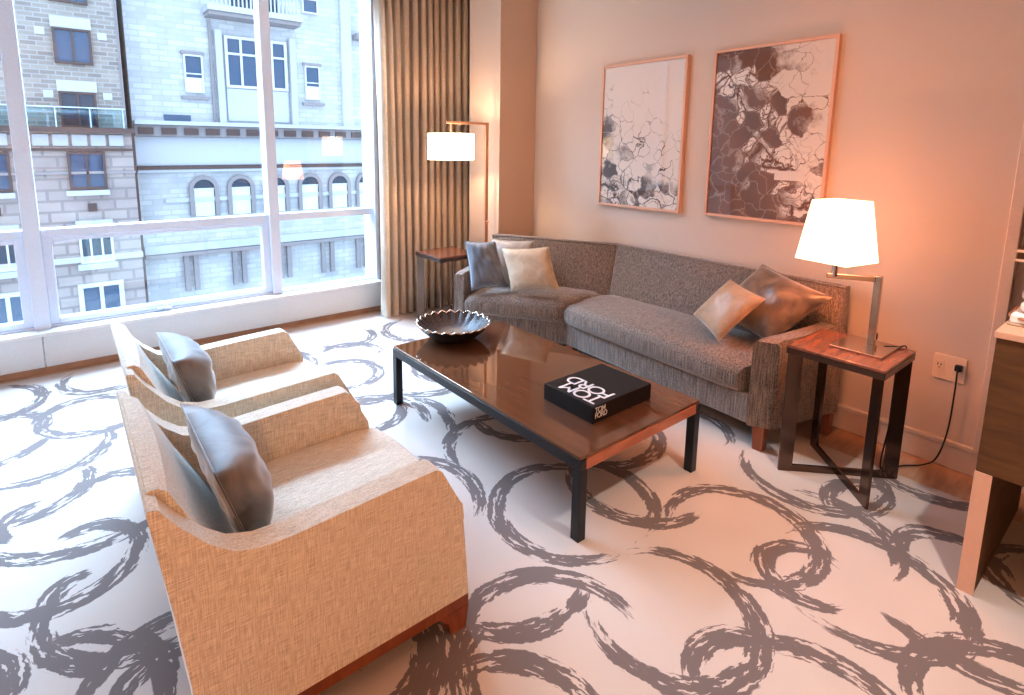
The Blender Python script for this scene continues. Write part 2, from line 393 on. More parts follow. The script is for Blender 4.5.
# cracked-earth prints: coordinates are the print's own local y (across) and z (up)
def crackle(name, scale, dark_lo, dark_hi, bias, seed, label_patch=None):
    m, nt, b = mat(name); L = nt.links.new
    tc = N(nt, 'ShaderNodeTexCoord'); sp = N(nt, 'ShaderNodeSeparateXYZ'); L(tc.outputs['Object'], sp.inputs[0])
    mp = N(nt, 'ShaderNodeMapping'); mp.inputs['Location'].default_value = (0, seed, seed * 1.7); L(tc.outputs['Object'], mp.inputs['Vector'])
    ds = N(nt, 'ShaderNodeTexNoise', Scale=6.0, Detail=5.0); L(mp.outputs[0], ds.inputs['Vector'])
    dm = N(nt, 'ShaderNodeVectorMath', operation='MULTIPLY_ADD'); dm.inputs[1].default_value = (0, .26, .22); L(ds.outputs['Color'], dm.inputs[0]); L(mp.outputs[0], dm.inputs[2])
    vo = N(nt, 'ShaderNodeTexVoronoi', feature='DISTANCE_TO_EDGE', Scale=scale); L(dm.outputs[0], vo.inputs['Vector'])
    n2 = N(nt, 'ShaderNodeTexNoise', Scale=4.5, Detail=6.0, Roughness=.65); L(mp.outputs[0], n2.inputs['Vector'])
    def mth(op, a, bb=None, clamp=False):
        n = N(nt, 'ShaderNodeMath', operation=op); n.use_clamp = clamp
        for i, v in enumerate((a, bb)):
            if v is None: continue
            if isinstance(v, (int, float)): n.inputs[i].default_value = v
            else: L(v, n.inputs[i])
        return n.outputs[0]
    # darkness field: grows towards the bottom and the left of the print (local y up to the left)
    f = mth('ADD', mth('MULTIPLY', sp.outputs['Z'], bias[0]), mth('MULTIPLY', sp.outputs['Y'], bias[1]))
    f = mth('ADD', f, mth('MULTIPLY', mth('SUBTRACT', n2.outputs['Fac'], .5), bias[2]))
    f = mth('ADD', f, bias[3])
    v1 = N(nt, 'ShaderNodeTexVoronoi', feature='F1', Scale=scale); L(dm.outputs[0], v1.inputs['Vector'])
    v2 = N(nt, 'ShaderNodeTexVoronoi', feature='DISTANCE_TO_EDGE', Scale=scale * 2.3); L(dm.outputs[0], v2.inputs['Vector'])
    rc = N(nt, 'ShaderNodeSeparateColor'); L(v1.outputs['Color'], rc.inputs[0])
    lw = mth('ADD', .03, mth('MULTIPLY', mth('MAXIMUM', f, 0.0), .10))
    line = mth('SUBTRACT', 1.35, mth('DIVIDE', vo.outputs['Distance'], lw), True)
    line = mth('MULTIPLY', line, mth('MULTIPLY', mth('ADD', f, mth('MULTIPLY', rc.outputs[1], .9)), 2.2, True))
    line2 = mth('SUBTRACT', 1.3, mth('DIVIDE', v2.outputs['Distance'], .05), True)
    line2 = mth('MULTIPLY', line2, mth('MULTIPLY', mth('ADD', f, .05), 4.0, True))
    line = mth('MAXIMUM', line, line2)
    cell = mth('ADD', f, mth('MULTIPLY', mth('SUBTRACT', rc.outputs[0], .5), 1.1))
    dark = mth('MULTIPLY', mth('SUBTRACT', cell, .18), 5.0, True)
    # pale seams run through the dark slabs
    seam = mth('SUBTRACT', 1.25, mth('DIVIDE', vo.outputs['Distance'], .03), True)
    dark = mth('MULTIPLY', dark, mth('SUBTRACT', 1.0, mth('MULTIPLY', seam, .55)))
    alpha = mth('MAXIMUM', mth('MULTIPLY', line, mth('SUBTRACT', 1.0, mth('MULTIPLY', dark, .5))), mth('MULTIPLY', dark, .93))
    c1 = N(nt, 'ShaderNodeMix', data_type='RGBA'); c1.inputs['A'].default_value = (*dark_lo, 1); c1.inputs['B'].default_value = (*dark_hi, 1); L(n2.outputs['Fac'], c1.inputs['Factor'])
    c2 = N(nt, 'ShaderNodeMix', data_type='RGBA'); c2.inputs['A'].default_value = (.68, .62, .56, 1); L(c1.outputs['Result'], c2.inputs['B']); L(alpha, c2.inputs['Factor'])
    L(c2.outputs['Result'], b.inputs['Base Color']); b.inputs['Roughness'].default_value = .9; b.inputs['Specular IOR Level'].default_value = .05
    b.inputs['Coat Weight'].default_value = .75; b.inputs['Coat Roughness'].default_value = .02; b.inputs['Coat IOR'].default_value = 1.5
    return m
M['art1'] = crackle('cracked_print_light', 10, (.02, .018, .02), (.14, .10, .085), (-1.0, .6, 1.2, -.36), 3.1)
M['art2'] = crackle('cracked_print_dark', 10, (.012, .009, .009), (.26, .105, .055), (-.75, 1.5, 1.2, .34), 8.4)
M['patch'] = plain('pale_print_patch', (.66, .58, .50), .35, coat=1)

# exterior
M['ext_brick'] = brick('tan_brick', (.34, .29, .26), (.50, .43, .37), (.52, .49, .47), 1, .34, .12)
M['ext_base'] = brick('brown_stone_blocks', (.50, .42, .40), (.58, .49, .45), (.40, .34, .32), 1, .6, .3)
M['ext_stone'] = brick('pale_limestone_brick', (.62, .62, .63), (.76, .75, .73), (.60, .61, .63), 1, .5, .17)
M['ext_lime'] = plain('limestone_trim', (.66, .67, .70), .9)
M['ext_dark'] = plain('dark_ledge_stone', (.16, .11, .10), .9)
M['ext_mid'] = plain('weathered_stone_band', (.40, .36, .36), .9)
M['ext_white'] = plain('white_window_frame_paint', (.80, .82, .85), .6)
M['ext_glass'] = plain('reflective_building_glass', (.05, .11, .20), .06, spec=.9)
M['ext_glass_dark'] = plain('dark_building_glass', (.02, .05, .09), .08, spec=.8)
M['ext_blind'] = plain('white_window_blind', (.86, .90, .93), .7)
M['ext_rail'] = glass_pane('terrace_rail_glass', (.80, .92, .95), .03)
M['street'] = plain('street_asphalt', (.25, .26, .28), .9)

# ------------------------------------------------------------------ room shell
CEIL = 3.0; XR = 3.37; XL = -2.2; YB = -2.6; YW = 4.64
carpet(XL, 3.09, YB, 4.60)
bm = bmesh.new(); add_box(bm, 3.09, XR + .02, YB, 4.60, -.04, -.002); add_box(bm, XL, XR + .02, 4.60, 4.70, -.04, -.002); struct('trim_floor_border', bm, M['border'])
bm = box(XL - .1, XR + .2, YB - .1, 4.86, CEIL, CEIL + .1); struct('ceiling', bm, M['ceiling'])
bm = box(XR, XR + .12, YB, 4.95, -.04, CEIL); struct('wall_right', bm, M['wall'])
bm = box(XL - .12, XL, YB, 4.95, -.04, CEIL); struct('wall_left', bm, M['wall'])
bm = box(XL - .12, XR + .12, YB - .12, YB, -.04, CEIL); struct('wall_back', bm, M['wall'])
bm = box(2.36, XR, 4.72, 4.95, -.04, CEIL); struct('wall_front', bm, M['wall'])
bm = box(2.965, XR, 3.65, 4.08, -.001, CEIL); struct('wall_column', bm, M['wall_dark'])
# baseboard along the art wall, with its moulded cap
bm = bmesh.new(); add_box(bm, XR - .016, XR, .36, 3.65, 0, .115, .003); add_box(bm, XR - .022, XR, .36, 3.65, .115, .14, .004)
struct('baseboard_right', bm, M['base'])
bm = box(XR - .05, XR, .455, .50, .14, CEIL, .004); struct('trim_wall_edge', bm, M['base'])

# window wall: low heating cover panels, sill, frames and panes
for i, (a, b_) in enumerate(((XL, -.188), (-.182, 2.36))):
    struct('wall_front_panel', box(a, b_, YW, 4.74, .045, .262, .004), M['white_panel'])
struct('trim_window_sill', box(XL, 2.36, YW - .012, 4.84, .262, .288, .006), M['sill_white'])
struct('baseboard_front', box(XL, 2.36, 4.665, 4.72, -.002, .045), M['border'])
GY = 4.80
def window(n, x0, x1, opening):
    fr = bmesh.new()
    add_box(fr, x0, x1, 4.745, 4.84, .915, .975, .004)          # transom
    add_box(fr, x0, x1, 4.745, 4.84, .288, .305, .003)          # bottom rail
    add_box(fr, x0, x1, 4.745, 4.84, CEIL - .05, CEIL, .003)
    if opening:
        add_box(fr, x0, x0 + .055, 4.755, 4.83, .305, .915, .004); add_box(fr, x1 - .055, x1, 4.755, 4.83, .305, .915, .004)
        add_box(fr, x0 + .055, x1 - .055, 4.755, 4.83, .305, .345, .004); add_box(fr, x0 + .055, x1 - .055, 4.755, 4.83, .885, .915, .004)
    o = struct('window_%d' % n, fr, M['alu'])
    link('pane', box(x0 + .004, x1 - .004, GY, GY + .008, .98, CEIL - .052), M['glass'], o)
    if opening: link('pane', box(x0 + .058, x1 - .058, GY, GY + .008, .347, .883), M['glass'], o)
    else: link('pane', box(x0 + .004, x1 - .004, GY, GY + .008, .307, .913), M['glass'], o)
    if opening and n == 2:
        bmh = bmesh.new(); add_box(bmh, .50, .60, 4.725, 4.755, .306, .322, .004); add_box(bmh, .545, .57, 4.715, 4.745, .318, .345, .004)
        link('latch', bmh, M['alu'], o)
    return o
window(1, XL, -.225, True); window(2, -.135, 1.365, True); window(3, 1.445, 2.325, False)
struct('trim_1', box(-.225, -.135, 4.715, 4.86, .288, CEIL, .004), M['alu'])
struct('trim_2', box(1.365, 1.445, 4.715, 4.86, .288, CEIL, .004), M['alu'])
struct('trim_3', box(2.325, 2.36, 4.70, 4.95, .288, CEIL, .004), M['alu'])

# ------------------------------------------------------------------ curtain
def curtain():
    bm = bmesh.new(); nx, nz = 320, 14
    x0, x1 = 2.235, 3.34; nf = 14
    cols = []
    for i in range(nx + 1):
        u = i / nx; col = []
        for k in range(nz + 1):
            t = k / nz
            ph = 2 * PI * nf * (u + .006 * math.sin(9 * u + 2)) + .25 * math.sin(5 * t + u * 20)
            amp = .075 + .012 * math.sin(17 * u + 1)
            s = 1 - 2 * abs(math.sin(ph / 2)) ** .8
            x = x0 + (x1 - x0) * u + .010 * math.sin(ph * 2 + .6) + .006 * math.sin(3 * t + 12 * u)
            col.append(bm.verts.new((x, 4.44 + amp * s * (1.05 - .15 * t), .012 + (CEIL - .02) * t)))
        cols.append(col)
    for a, b_ in zip(cols[:-1], cols[1:]):
        for k in range(nz): bm.faces.new((a[k], b_[k], b_[k + 1], a[k + 1]))
    bmesh.ops.solidify(bm, geom=bm.faces[:], thickness=.003)
    o = link('curtain', bm, M['curtain'], None, True, 80)
    tag(o, 'beige floor-length pleated curtain at the right end of the window', 'curtain')
curtain()

# ------------------------------------------------------------------ cushions
def pillow_mesh(c00, c10, c11, c01, thick, seed=0, pinch=.07, n=30, wr=.012, back=.55, pw=2.4):
    """soft cushion spanned by four corners (c00 bottom-left, c10 bottom-right, c11 top-right, c01 top-left)"""
    c00, c10, c11, c01 = map(Vector, (c00, c10, c11, c01))
    nrm = (c10 - c00 + c11 - c01).cross(c01 - c00 + c11 - c10).normalized()
    bm = bmesh.new(); grid = {}
    for side in (1, -1):
        for i in range(n + 1):
            for j in range(n + 1):
                u, v = i / n, j / n; a, b_ = 2 * u - 1, 2 * v - 1
                edge = i in (0, n) or j in (0, n)
                if side == -1 and edge: grid[(side, i, j)] = grid[(1, i, j)]; continue
                aa = a * (1 - pinch * (1 - b_ * b_)); bb = b_ * (1 - pinch * (1 - a * a))
                U, V = (aa + 1) / 2, (bb + 1) / 2
                p = c00 * (1 - U) * (1 - V) + c10 * U * (1 - V) + c11 * U * V + c01 * (1 - U) * V
                h = max(0, (1 - abs(a) ** pw) * (1 - abs(b_) ** pw)) ** .5 * thick * (1 if side == 1 else back)
                nv = noise.noise(Vector((a * 1.7 + seed, b_ * 1.7, seed * 2.3))) + .5 * noise.noise(Vector((a * 4 + seed, b_ * 2.2 + 3 * a, seed)))
                h += wr * nv * (1 - max(abs(a), abs(b_)) ** 4)
                grid[(side, i, j)] = bm.verts.new(p + nrm * h * side)
        for i in range(n):
            for j in range(n):
                q = [grid[(side, i, j)], grid[(side, i + 1, j)], grid[(side, i + 1, j + 1)], grid[(side, i, j + 1)]]
                bm.faces.new(q if side == 1 else q[::-1])
    return bm, nrm

def pillow(label, m, corners, thick, seed, group=None, piping=None, wr=.012, pinch=.07, pw=2.4, back=.55):
    ctr = sum((Vector(c) for c in corners), Vector()) / 4
    t = thing('throw_pillow', label, 'pillow', ctr, 0, group)
    loc = [Vector(c) - ctr for c in corners]
    bm, nrm = pillow_mesh(*loc, thick, seed, wr=wr, pinch=pinch, pw=pw, back=back)
    link('pillow_cover', bm, m, t, True, 75)
    # seam piping round the edge
    pts = []
    def edge(p, q, sgn):
        return
    n = 14
    c00, c10, c11, c01 = loc
    def P(a, b_):
        aa = a * (1 - pinch * (1 - b_ * b_)); bb = b_ * (1 - pinch * (1 - a * a)); U, V = (aa + 1) / 2, (bb + 1) / 2
        return c00 * (1 - U) * (1 - V) + c10 * U * (1 - V) + c11 * U * V + c01 * (1 - U) * V
    for k in range(n): pts.append(P(-1 + 2 * k / n, -1))
    for k in range(n): pts.append(P(1, -1 + 2 * k / n))
    for k in range(n): pts.append(P(1 - 2 * k / n, 1))
    for k in range(n + 1): pts.append(P(-1, 1 - 2 * k / n))
    link('piping', add_tube(bmesh.new(), pts, .003, 6), piping or m, t, True, 80)
    return t

# ------------------------------------------------------------------ armchairs
def arm_profile():
    # (x forward from the front foot, z), clockwise outline of the side panel
    top = [(.026, .12), (.012, .30), (.000, .445), (-.074, .584), (-.095, .597), (-.30, .590), (-.52, .580), (-.60, .583), (-.66, .603), (-.71, .645), (-.765, .712), (-.80, .765)]
    back = [(-.826, .768), (-.79, .50), (-.762, .25), (-.752, .12)]
    return top + back

def smooth_poly(pts, it=1):
    return pts

def armchair(label, front_x, y0, w, group, first=None):
    t = thing('armchair', label, 'armchair', (front_x, y0, 0), 0, group)
    if first:
        for ch in first.children:
            c = ch.copy(); C.objects.link(c); c.parent = t
        return t
    th = .075
    prof = arm_profile()
    for k, yy in enumerate((0, w - th)):
        bm = bmesh.new()
        add_loft(bm, [[(x, yy, z) for x, z in prof], [(x, yy + th, z) for x, z in prof]])
        es = [e for e in bm.edges if len(e.link_faces) == 2 and e.calc_face_angle(0) > .5]
        bmesh.ops.bevel(bm, geom=es, offset=.008, segments=3, affect='EDGES', profile=.5)
        link('arm', bm, M['linen'], t, True, 35)
    # backrest slab between the arms, leaning back, top a hair above the arms
    bm = bmesh.new(); rings = []
    sec = [(-.735, .125), (-.755, .25), (-.783, .50), (-.822, .768), (-.815, .779), (-.795, .779), (-.775, .765), (-.70, .60), (-.60, .43), (-.585, .40), (-.58, .125)]
    for k in range(7):
        y = th - .002 + (w - 2 * th + .004) * k / 6
        b_ = math.sin(PI * k / 6) * .012
        rings.append([(x + (b_ if 6 <= i <= 9 else 0), y, z) for i, (x, z) in enumerate(sec)])
    add_loft(bm, rings); link('backrest', bm, M['linen'], t, True, 30)
    # back skin joining both side panels
    bm = bmesh.new()
    add_loft(bm, [[(-.752, y, .12), (-.762, y, .25), (-.79, y, .50), (-.826, y, .768), (-.822, y, .776), (-.80, y, .770), (-.78, y, .5), (-.745, y, .12)] for y in (-.001, w + .001)])
    link('back_panel', bm, M['linen'], t, True, 30)
    # seat cushion: bullnosed front, crowned top
    bm = bmesh.new(); rings = []
    nn = 9
    for k in range(nn):
        y = th + .001 + (w - 2 * th - .002) * k / (nn - 1)
        c = math.sin(PI * k / (nn - 1)) ** .5 * .018
        rings.append([(x, y, z + (c if 3 <= i <= 8 else 0)) for i, (x, z) in enumerate([(-.60, .26), (.005, .26), (.040, .275), (.062, .33), (.055, .385), (.025, .412), (-.05, .422), (-.30, .420), (-.60, .405)])])
    add_loft(bm, rings); link('seat_cushion', bm, M['linen'], t, True, 50)
    bm = box(-.72, .012, th - .001, w - th + .001, .12, .262, .006); link('seat_base', bm, M['linen'], t)
    bm = bmesh.new()
    add_box(bm, -.745, .028, .002, .035, .078, .122, .003); add_box(bm, -.745, .028, w - .035, w - .002, .078, .122, .003)
    add_box(bm, -.005, .028, .035, w - .035, .078, .122, .003); add_box(bm, -.745, -.712, .035, w - .035, .078, .122, .003)
    link('base_rail', bm, M['cherry'], t)
    for fx in (0, 1):
        for fy in (0, 1):
            bm = bmesh.new()
            xo, xi = (.028, -.085) if fx else (-.745, -.66)
            yo, yi = (.002, .05) if not fy else (w - .002, w - .05)
            s = 1 if fx else -1
            prof = [(xo, .078), (xi, .078), (xi + s * .035, .045), (xi + s * .045, 0), (xo - s * .012, 0)]
            add_loft(bm, [[(x, yo, z) for x, z in prof], [(x, yi, z) for x, z in prof]])
            link('leg', bm, M['cherry'], t)
    return t
W = .735
ch1 = armchair('beige linen armchair nearest the camera, its wooden base rail and foot showing', .908, 1.282, W, 'linen armchairs')
ch2 = armchair('beige linen armchair nearer the window, partly behind the other armchair', .945, 2.145, W, 'linen armchairs', ch1)

def chair_pillow(label, fx, y0, sd, w0, w1):
    ya, yb = y0 + w0, y0 + w1
    # leaning on the inclined backrest
    corners = [(fx - .578, ya, .46), (fx - .578, yb, .46), (fx - .664, yb, .73), (fx - .664, ya, .73)]
    return pillow(label, M['velvet'], corners, .12, sd, 'velvet armchair pillows', wr=.02, pinch=.03, pw=3.2, back=.16)
chair_pillow('grey-brown velvet pillow propped in the armchair nearest the camera', .908, 1.282, 2.2, .12, .62)
chair_pillow('grey velvet pillow propped in the armchair nearer the window', .945, 2.145, 5.6, .15, .60)

# ------------------------------------------------------------------ sofa
def lerp(a, b_, t): return Vector(a) + (Vector(b_) - Vector(a)) * t
R0, M0, L0 = Vector((2.735, 1.26)), Vector((2.835, 2.69)), Vector((2.36, 3.385))
R1, M1, L1 = Vector((3.31, 1.075)), Vector((3.35, 2.655)), Vector((2.87, 3.585))
def ins(A, B, d):            # point d metres from A towards B
    return A + (B - A).normalized() * d
sofa = thing('sofa', 'long bent brown-grey tweed sofa along the wall under the framed prints', 'sofa', (2.9, 2.3, 0))
off = Vector((2.9, 2.3, 0))
def V3(p, z): return Vector((p.x, p.y, z)) - off
bm = bmesh.new()
add_prism(bm, [(p - off.xy) for p in (R0, M0, L0, L1, M1, R1)], .13, .285, .006); link('base', bm, M['tweed'], sofa)
# seat cushions: two, meeting in a seam at the bend
def seat(F0, F1, B0, B1, name='seat_cushion', overhang=.045):
    bm = bmesh.new(); rings = []; n = 16
    for k in range(n + 1):
        t = k / n
        f = F0.lerp(F1, t); b_ = B0.lerp(B1, t); d = (b_ - f).normalized()
        e = min(t, 1 - t); er = min(1, e / .03); rd = .02 * (1 - er)
        cr = .012 * math.sin(PI * t)
        L_ = (b_ - f).length
        prof = [(-.0, .286), (-overhang * .6, .292), (-overhang, .325), (-overhang, .385), (-overhang * .55, .422), (.02, .438), (.12, .450), (L_ * .45, .465), (L_ * .75, .472), (L_ - .02, .470), (L_, .44), (L_, .286)]
        ring = []
        for i, (s, z) in enumerate(prof):
            zz = z + (cr - rd if 4 <= i <= 9 else 0)
            zz += .006 * noise.noise(Vector((t * 9, s * 8, 3))) if 4 <= i <= 9 else 0
            p = f + d * (s + (rd if i < 5 else 0)); ring.append(V3(p, zz))
        rings.append(ring)
    add_loft(bm, rings); return link(name, bm, M['tweed'], sofa, True, 55)
seat(ins(R0, M0, .085), M0, ins(R1, M1, .08) + Vector((-.10, 0)), M1 + Vector((-.13, -.01)))
seat(M0 + Vector((0, .002)), ins(L0, M0, .065), M1 + Vector((-.13, -.008)), ins(L1, M1, .07) + Vector((-.07, -.055)))
def back(F0, F1, name='backrest'):
    """F0, F1: (outer point, inner direction) at both ends"""
    bm = bmesh.new(); rings = []; n = 14
    for k in range(n + 1):
        t = k / n
        o_ = F0[0].lerp(F1[0], t); d = (F0[1].lerp(F1[1], t)).normalized()
        e = min(t, 1 - t); rd = .010 * (1 - min(1, e / .025))
        bul = .012 * math.sin(PI * t)
        prof = [(.0, .14), (.0, .50), (.0, .825), (.012, .834), (.045, .834), (.058, .826), (.066 - rd + bul * .3, .80), (.092 - rd + bul, .70), (.128 - rd + bul, .58), (.165 - rd, .47), (.17, .14)]
        rings.append([V3(o_ + d * s, z) for s, z in prof])
    add_loft(bm, rings); return link(name, bm, M['tweed'], sofa, True, 40)
dR = Vector((-1, .07)); dM = Vector((-.96, -.28)); dL = Vector((-.84, -.54))
b1 = back((R1, dR), (M1, dM)); b2 = back((M1 + Vector((-.002, .004)), dM), (L1, dL))
# piping along the top of the back
for o_, A_, B_, da, db in ((b1, R1, M1, dR, dM), (b2, M1, L1, dM, dL)):
    pts = [V3(A_.lerp(B_, k / 10) + da.lerp(db, k / 10).normalized() * .060, .826) for k in range(11)]
    link('piping', add_tube(bmesh.new(), pts, .004, 6), M['tweed'], o_, True, 80)
# arms
def sofa_arm(Fi, Fo, Bi, Bo, zf, zb):
    """inner / outer plan points at the front and the back; top rises to the back"""
    bm = bmesh.new(); rings = []; n = 12
    for k in range(n + 1):
        t = k / n
        i_, o_ = Fi.lerp(Bi, t), Fo.lerp(Bo, t)
        z = zf + (zb - zf) * t ** 2
        if k == 0: z -= .012
        w = (o_ - i_)
        ring = [V3(i_, .13), V3(i_, z - .015), V3(i_ + w * .12, z), V3(i_ + w * .88, z), V3(o_, z - .015), V3(o_, .13)]
        rings.append(ring)
    add_loft(bm, rings); return link('arm', bm, M['tweed'], sofa, True, 40)
sofa_arm(Vector((2.722, 1.285)), Vector((2.775, 1.175)), Vector((3.20, 1.17)), Vector((3.27, 1.06)), .60, .63)
sofa_arm(Vector((2.372, 3.335)), Vector((2.335, 3.405)), Vector((2.80, 3.52)), Vector((2.80, 3.605)), .60, .70)
for px_, py_, s in ((2.775, 1.235, 1), (3.24, 1.10, 1), (2.845, 2.64, 1), (3.27, 2.64, 1), (2.41, 3.385, 1), (2.80, 3.54, 1)):
    bm = bmesh.new(); a = .030; c = .024
    p = Vector((px_, py_, 0)) - off
    add_loft(bm, [[p + Vector((x * c, y * c, 0)) for x, y in ((-1, -1), (1, -1), (1, 1), (-1, 1))], [p + Vector((x * a, y * a, .131)) for x, y in ((-1, -1), (1, -1), (1, 1), (-1, 1))]])
    link('leg', bm, M['cherry'], sofa)

# sofa pillows: corner order bottom-left, bottom-right, top-right, top-left seen from the room
pillow('large bronze-brown velvet pillow leaning in the right corner of the sofa', M['bronze_velvet'],
       [(3.12, 1.74, .56), (2.95, 1.30, .515), (3.10, 1.08, .80), (3.24, 1.515, .88)], .085, 1.3, None, wr=.02, pinch=.05)
pillow('small tan satin pillow tilted against the bronze velvet pillow', M['tan_satin'],
       [(2.955, 1.765, .565), (2.835, 1.53, .49), (2.945, 1.345, .757), (3.04, 1.60, .80)], .055, 4.4, None, wr=.006, pinch=.05)
pillow('blue-grey velvet pillow at the left end of the sofa beside its arm', M['blue_velvet'],
       [(2.40, 3.27, .475), (2.63, 3.11, .51), (2.64, 3.29, .825), (2.445, 3.42, .83)], .06, 7.7, None, wr=.014, pinch=.06)
pillow('champagne satin lumbar pillow in front of the blue-grey velvet pillow', M['gold_satin'],
       [(2.60, 3.04, .49), (2.81, 2.75, .535), (2.84, 2.90, .82), (2.63, 3.20, .785)], .055, 9.1, None, wr=.006, pinch=.06)
pillow('pale grey pillow mostly hidden behind the blue-grey and champagne pillows', M['pale_satin'],
       [(2.60, 3.34, .48), (2.82, 3.05, .49), (2.90, 3.12, .83), (2.69, 3.40, .825)], .05, 3.9, None, wr=.008, pinch=.06)

# ------------------------------------------------------------------ coffee table
ct = thing('coffee_table', 'long low coffee table with bronze glass top and black legs between chairs and sofa', 'coffee table', (1.92, 2.09, 0))
cx0, cx1, cy0, cy1 = 1.50 - 1.92, 2.335 - 1.92, 1.325 - 2.09, 2.845 - 2.09
link('tabletop', box(cx0 + .004, cx1 - .004, cy0 + .004, cy1 - .004, .350, .364, .002), M['bronze_glass'], ct)
for (a, b_, c, d) in ((cx0, cx0 + .035, cy0, cy1), (cx1 - .035, cx1, cy0, cy1)):
    link('side_rail', box(a, b_, c + .001, d - .001, .305, .350, .002), M['black'], ct)
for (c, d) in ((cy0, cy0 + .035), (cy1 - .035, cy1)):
    o = link('end_rail', box(cx0 + .036, cx1 - .036, c, d, .305, .350, .002), M['rail_reflection'], ct); o['label'] = 'polished end rail, orange reflection painted into its colour'
for x in (cx0, cx1 - .042):
    for y in (cy0, cy1 - .042):
        link('leg', box(x, x + .042, y, y + .042, 0, .3045, .002), M['black'], ct)

# bowl
def bowl():
    t = thing('bowl', 'dark scalloped bowl with woven inside on the window end of the coffee table', 'bowl', (1.875, 2.745, .365))
    n = 96
    def ring(r, z, amp, ph=0):
        return [(r * math.cos(a) * (1 + amp * math.cos(24 * a)), r * math.sin(a) * (1 + amp * math.cos(24 * a)), z + amp * .25 * math.cos(24 * a + ph)) for a in (2 * PI * i / n for i in range(n))]
    bm = bmesh.new()
    add_loft(bm, [ring(.02, 0, 0), ring(.095, 0, 0), ring(.115, .006, .0), ring(.165, .035, .008), ring(.205, .070, .018), ring(.228, .100, .030)], cap=False)
    link('outer_shell', bm, M['ceramic'], t, True, 60)
    bm = bmesh.new(); rings = []
    for k in range(24):
        f = k / 23; r = .02 + (.222 - .02) * f; z = .010 + .092 * f ** 2.2
        rr = []
        for i in range(n):
            a = 2 * PI * i / n; w = .004 * f * (1 if ((i // 2) + k) % 2 else -1)
            am = 1 + .030 * f ** 3 * math.cos(24 * a)
            rr.append((r * am * math.cos(a), r * am * math.sin(a), z + w))
        rings.append(rr)
    add_loft(bm, rings, cap=False); link('woven_lining', bm, M['bowl_in'], t, True, 25)
    pts = ring(.226, .102, .030); bm = bmesh.new(); add_tube(bm, pts + [pts[0]], .0055, 6); link('rim', bm, M['rim'], t, True, 80)
bowl()

# book with its lettering
def text_mesh(body, size, sx=1.0, ext=.0008):
    cu = bpy.data.curves.new('t', 'FONT'); cu.body = body; cu.size = size; cu.extrude = ext; cu.offset = size * .005
    cu.align_x = 'LEFT'; cu.space_line = .72; cu.space_character = .84
    o = bpy.data.objects.new('t', cu); C.objects.link(o)
    dg = bpy.context.evaluated_depsgraph_get(); dg.update()
    me = bpy.data.meshes.new_from_object(o.evaluated_get(dg)); C.objects.unlink(o); bpy.data.objects.remove(o)
    for v in me.vertices: v.co.x *= sx
    return me
bx, by, bw, bd, bh = 1.74, 1.478, .41, .305, .078
book = thing('book', 'thick black coffee table book with white block lettering on its cover', 'book', (bx, by, .3645))
bm = bmesh.new(); add_box(bm, 0, bw, 0, bd, bh - .006, bh, .0015); add_box(bm, 0, bw, 0, bd, 0, .006, .0015); add_box(bm, 0, bw, 0, .006, .006, bh - .006)
add_box(bm, 0, .006, .006, bd, .006, bh - .006)
link('cover', bm, M['blackcloth'], book)
link('pages', box(.008, bw - .006, .008, bd - .004, .0062, bh - .0062), M['paper'], book)
def letters(body, size, sx, loc, rot):
    me = text_mesh(body, size, sx); o = bpy.data.objects.new('lettering', me); C.objects.link(o); me.materials.append(M['white_ink'])
    o.parent = book; o.location = loc; o.rotation_euler = rot; o['label'] = 'white printed lettering'
letters('TOM\nFORD', .112, .98, (.098, .018, bh + .0006), (0, 0, PI / 2))
letters('TOM\nFORD', .036, .95, (.012, -.0006, .046), (PI / 2, 0, 0))

# ------------------------------------------------------------------ side tables
def side_table(label, x0, y0, s, h, group, first=None):
    t = thing('side_table', label, 'side table', (x0 + s / 2, y0 + s / 2, 0), 0, group)
    if first:
        for ch in first.children:
            c = ch.copy(); C.objects.link(c); c.parent = t
        return t
    a = s / 2
    bm = box(-a, a, -a, a, h - .014, h, .002); link('tabletop', bm, M['tabletop'], t)
    bm = bmesh.new()
    for (p, q) in (((-a, -a), (a, -a)), ((a, -a), (a, a)), ((a, a), (-a, a)), ((-a, a), (-a, -a))):
        add_bar(bm, (p[0] * .985, p[1] * .985, h - .028), (q[0] * .985, q[1] * .985, h - .028), .008, .0275)
    link('top_frame', bm, M['bronze'], t)
    k = a - .016
    for sx in (-1, 1):
        for sy in (-1, 1):
            bm = bmesh.new(); d = Vector((sx, sy, 0)).normalized(); n_ = Vector((-d.y, d.x, 0))
            c = Vector((sx * k, sy * k, 0)) - d * .020
            vs = []
            rings = []
            for z in (0, h - .0425):
                rings.append([c + d * u * .031 + n_ * v * .006 + Vector((0, 0, z)) for u, v in ((-1, -1), (1, -1), (1, 1), (-1, 1))])
            add_loft(bm, rings); link('leg', bm, M['bronze'], t)
    for sy in (-1, 1):
        bm = bmesh.new(); zc = .018 if sy > 0 else .0175
        e = k - .0365
        add_bar(bm, (-e, -e * sy, zc), (e, e * sy, zc), .012, .034 if sy > 0 else .0335); link('cross_bar', bm, M['bronze'], t)
    return t
st1 = side_table('square brown side table with the lit table lamp, right of the sofa', 2.655, .700, .395, .64, 'metal and wood side tables')
st2 = side_table('square brown side table by the curtain, under the floor lamp', 2.45, 3.775, .37, .64, 'metal and wood side tables', st1)

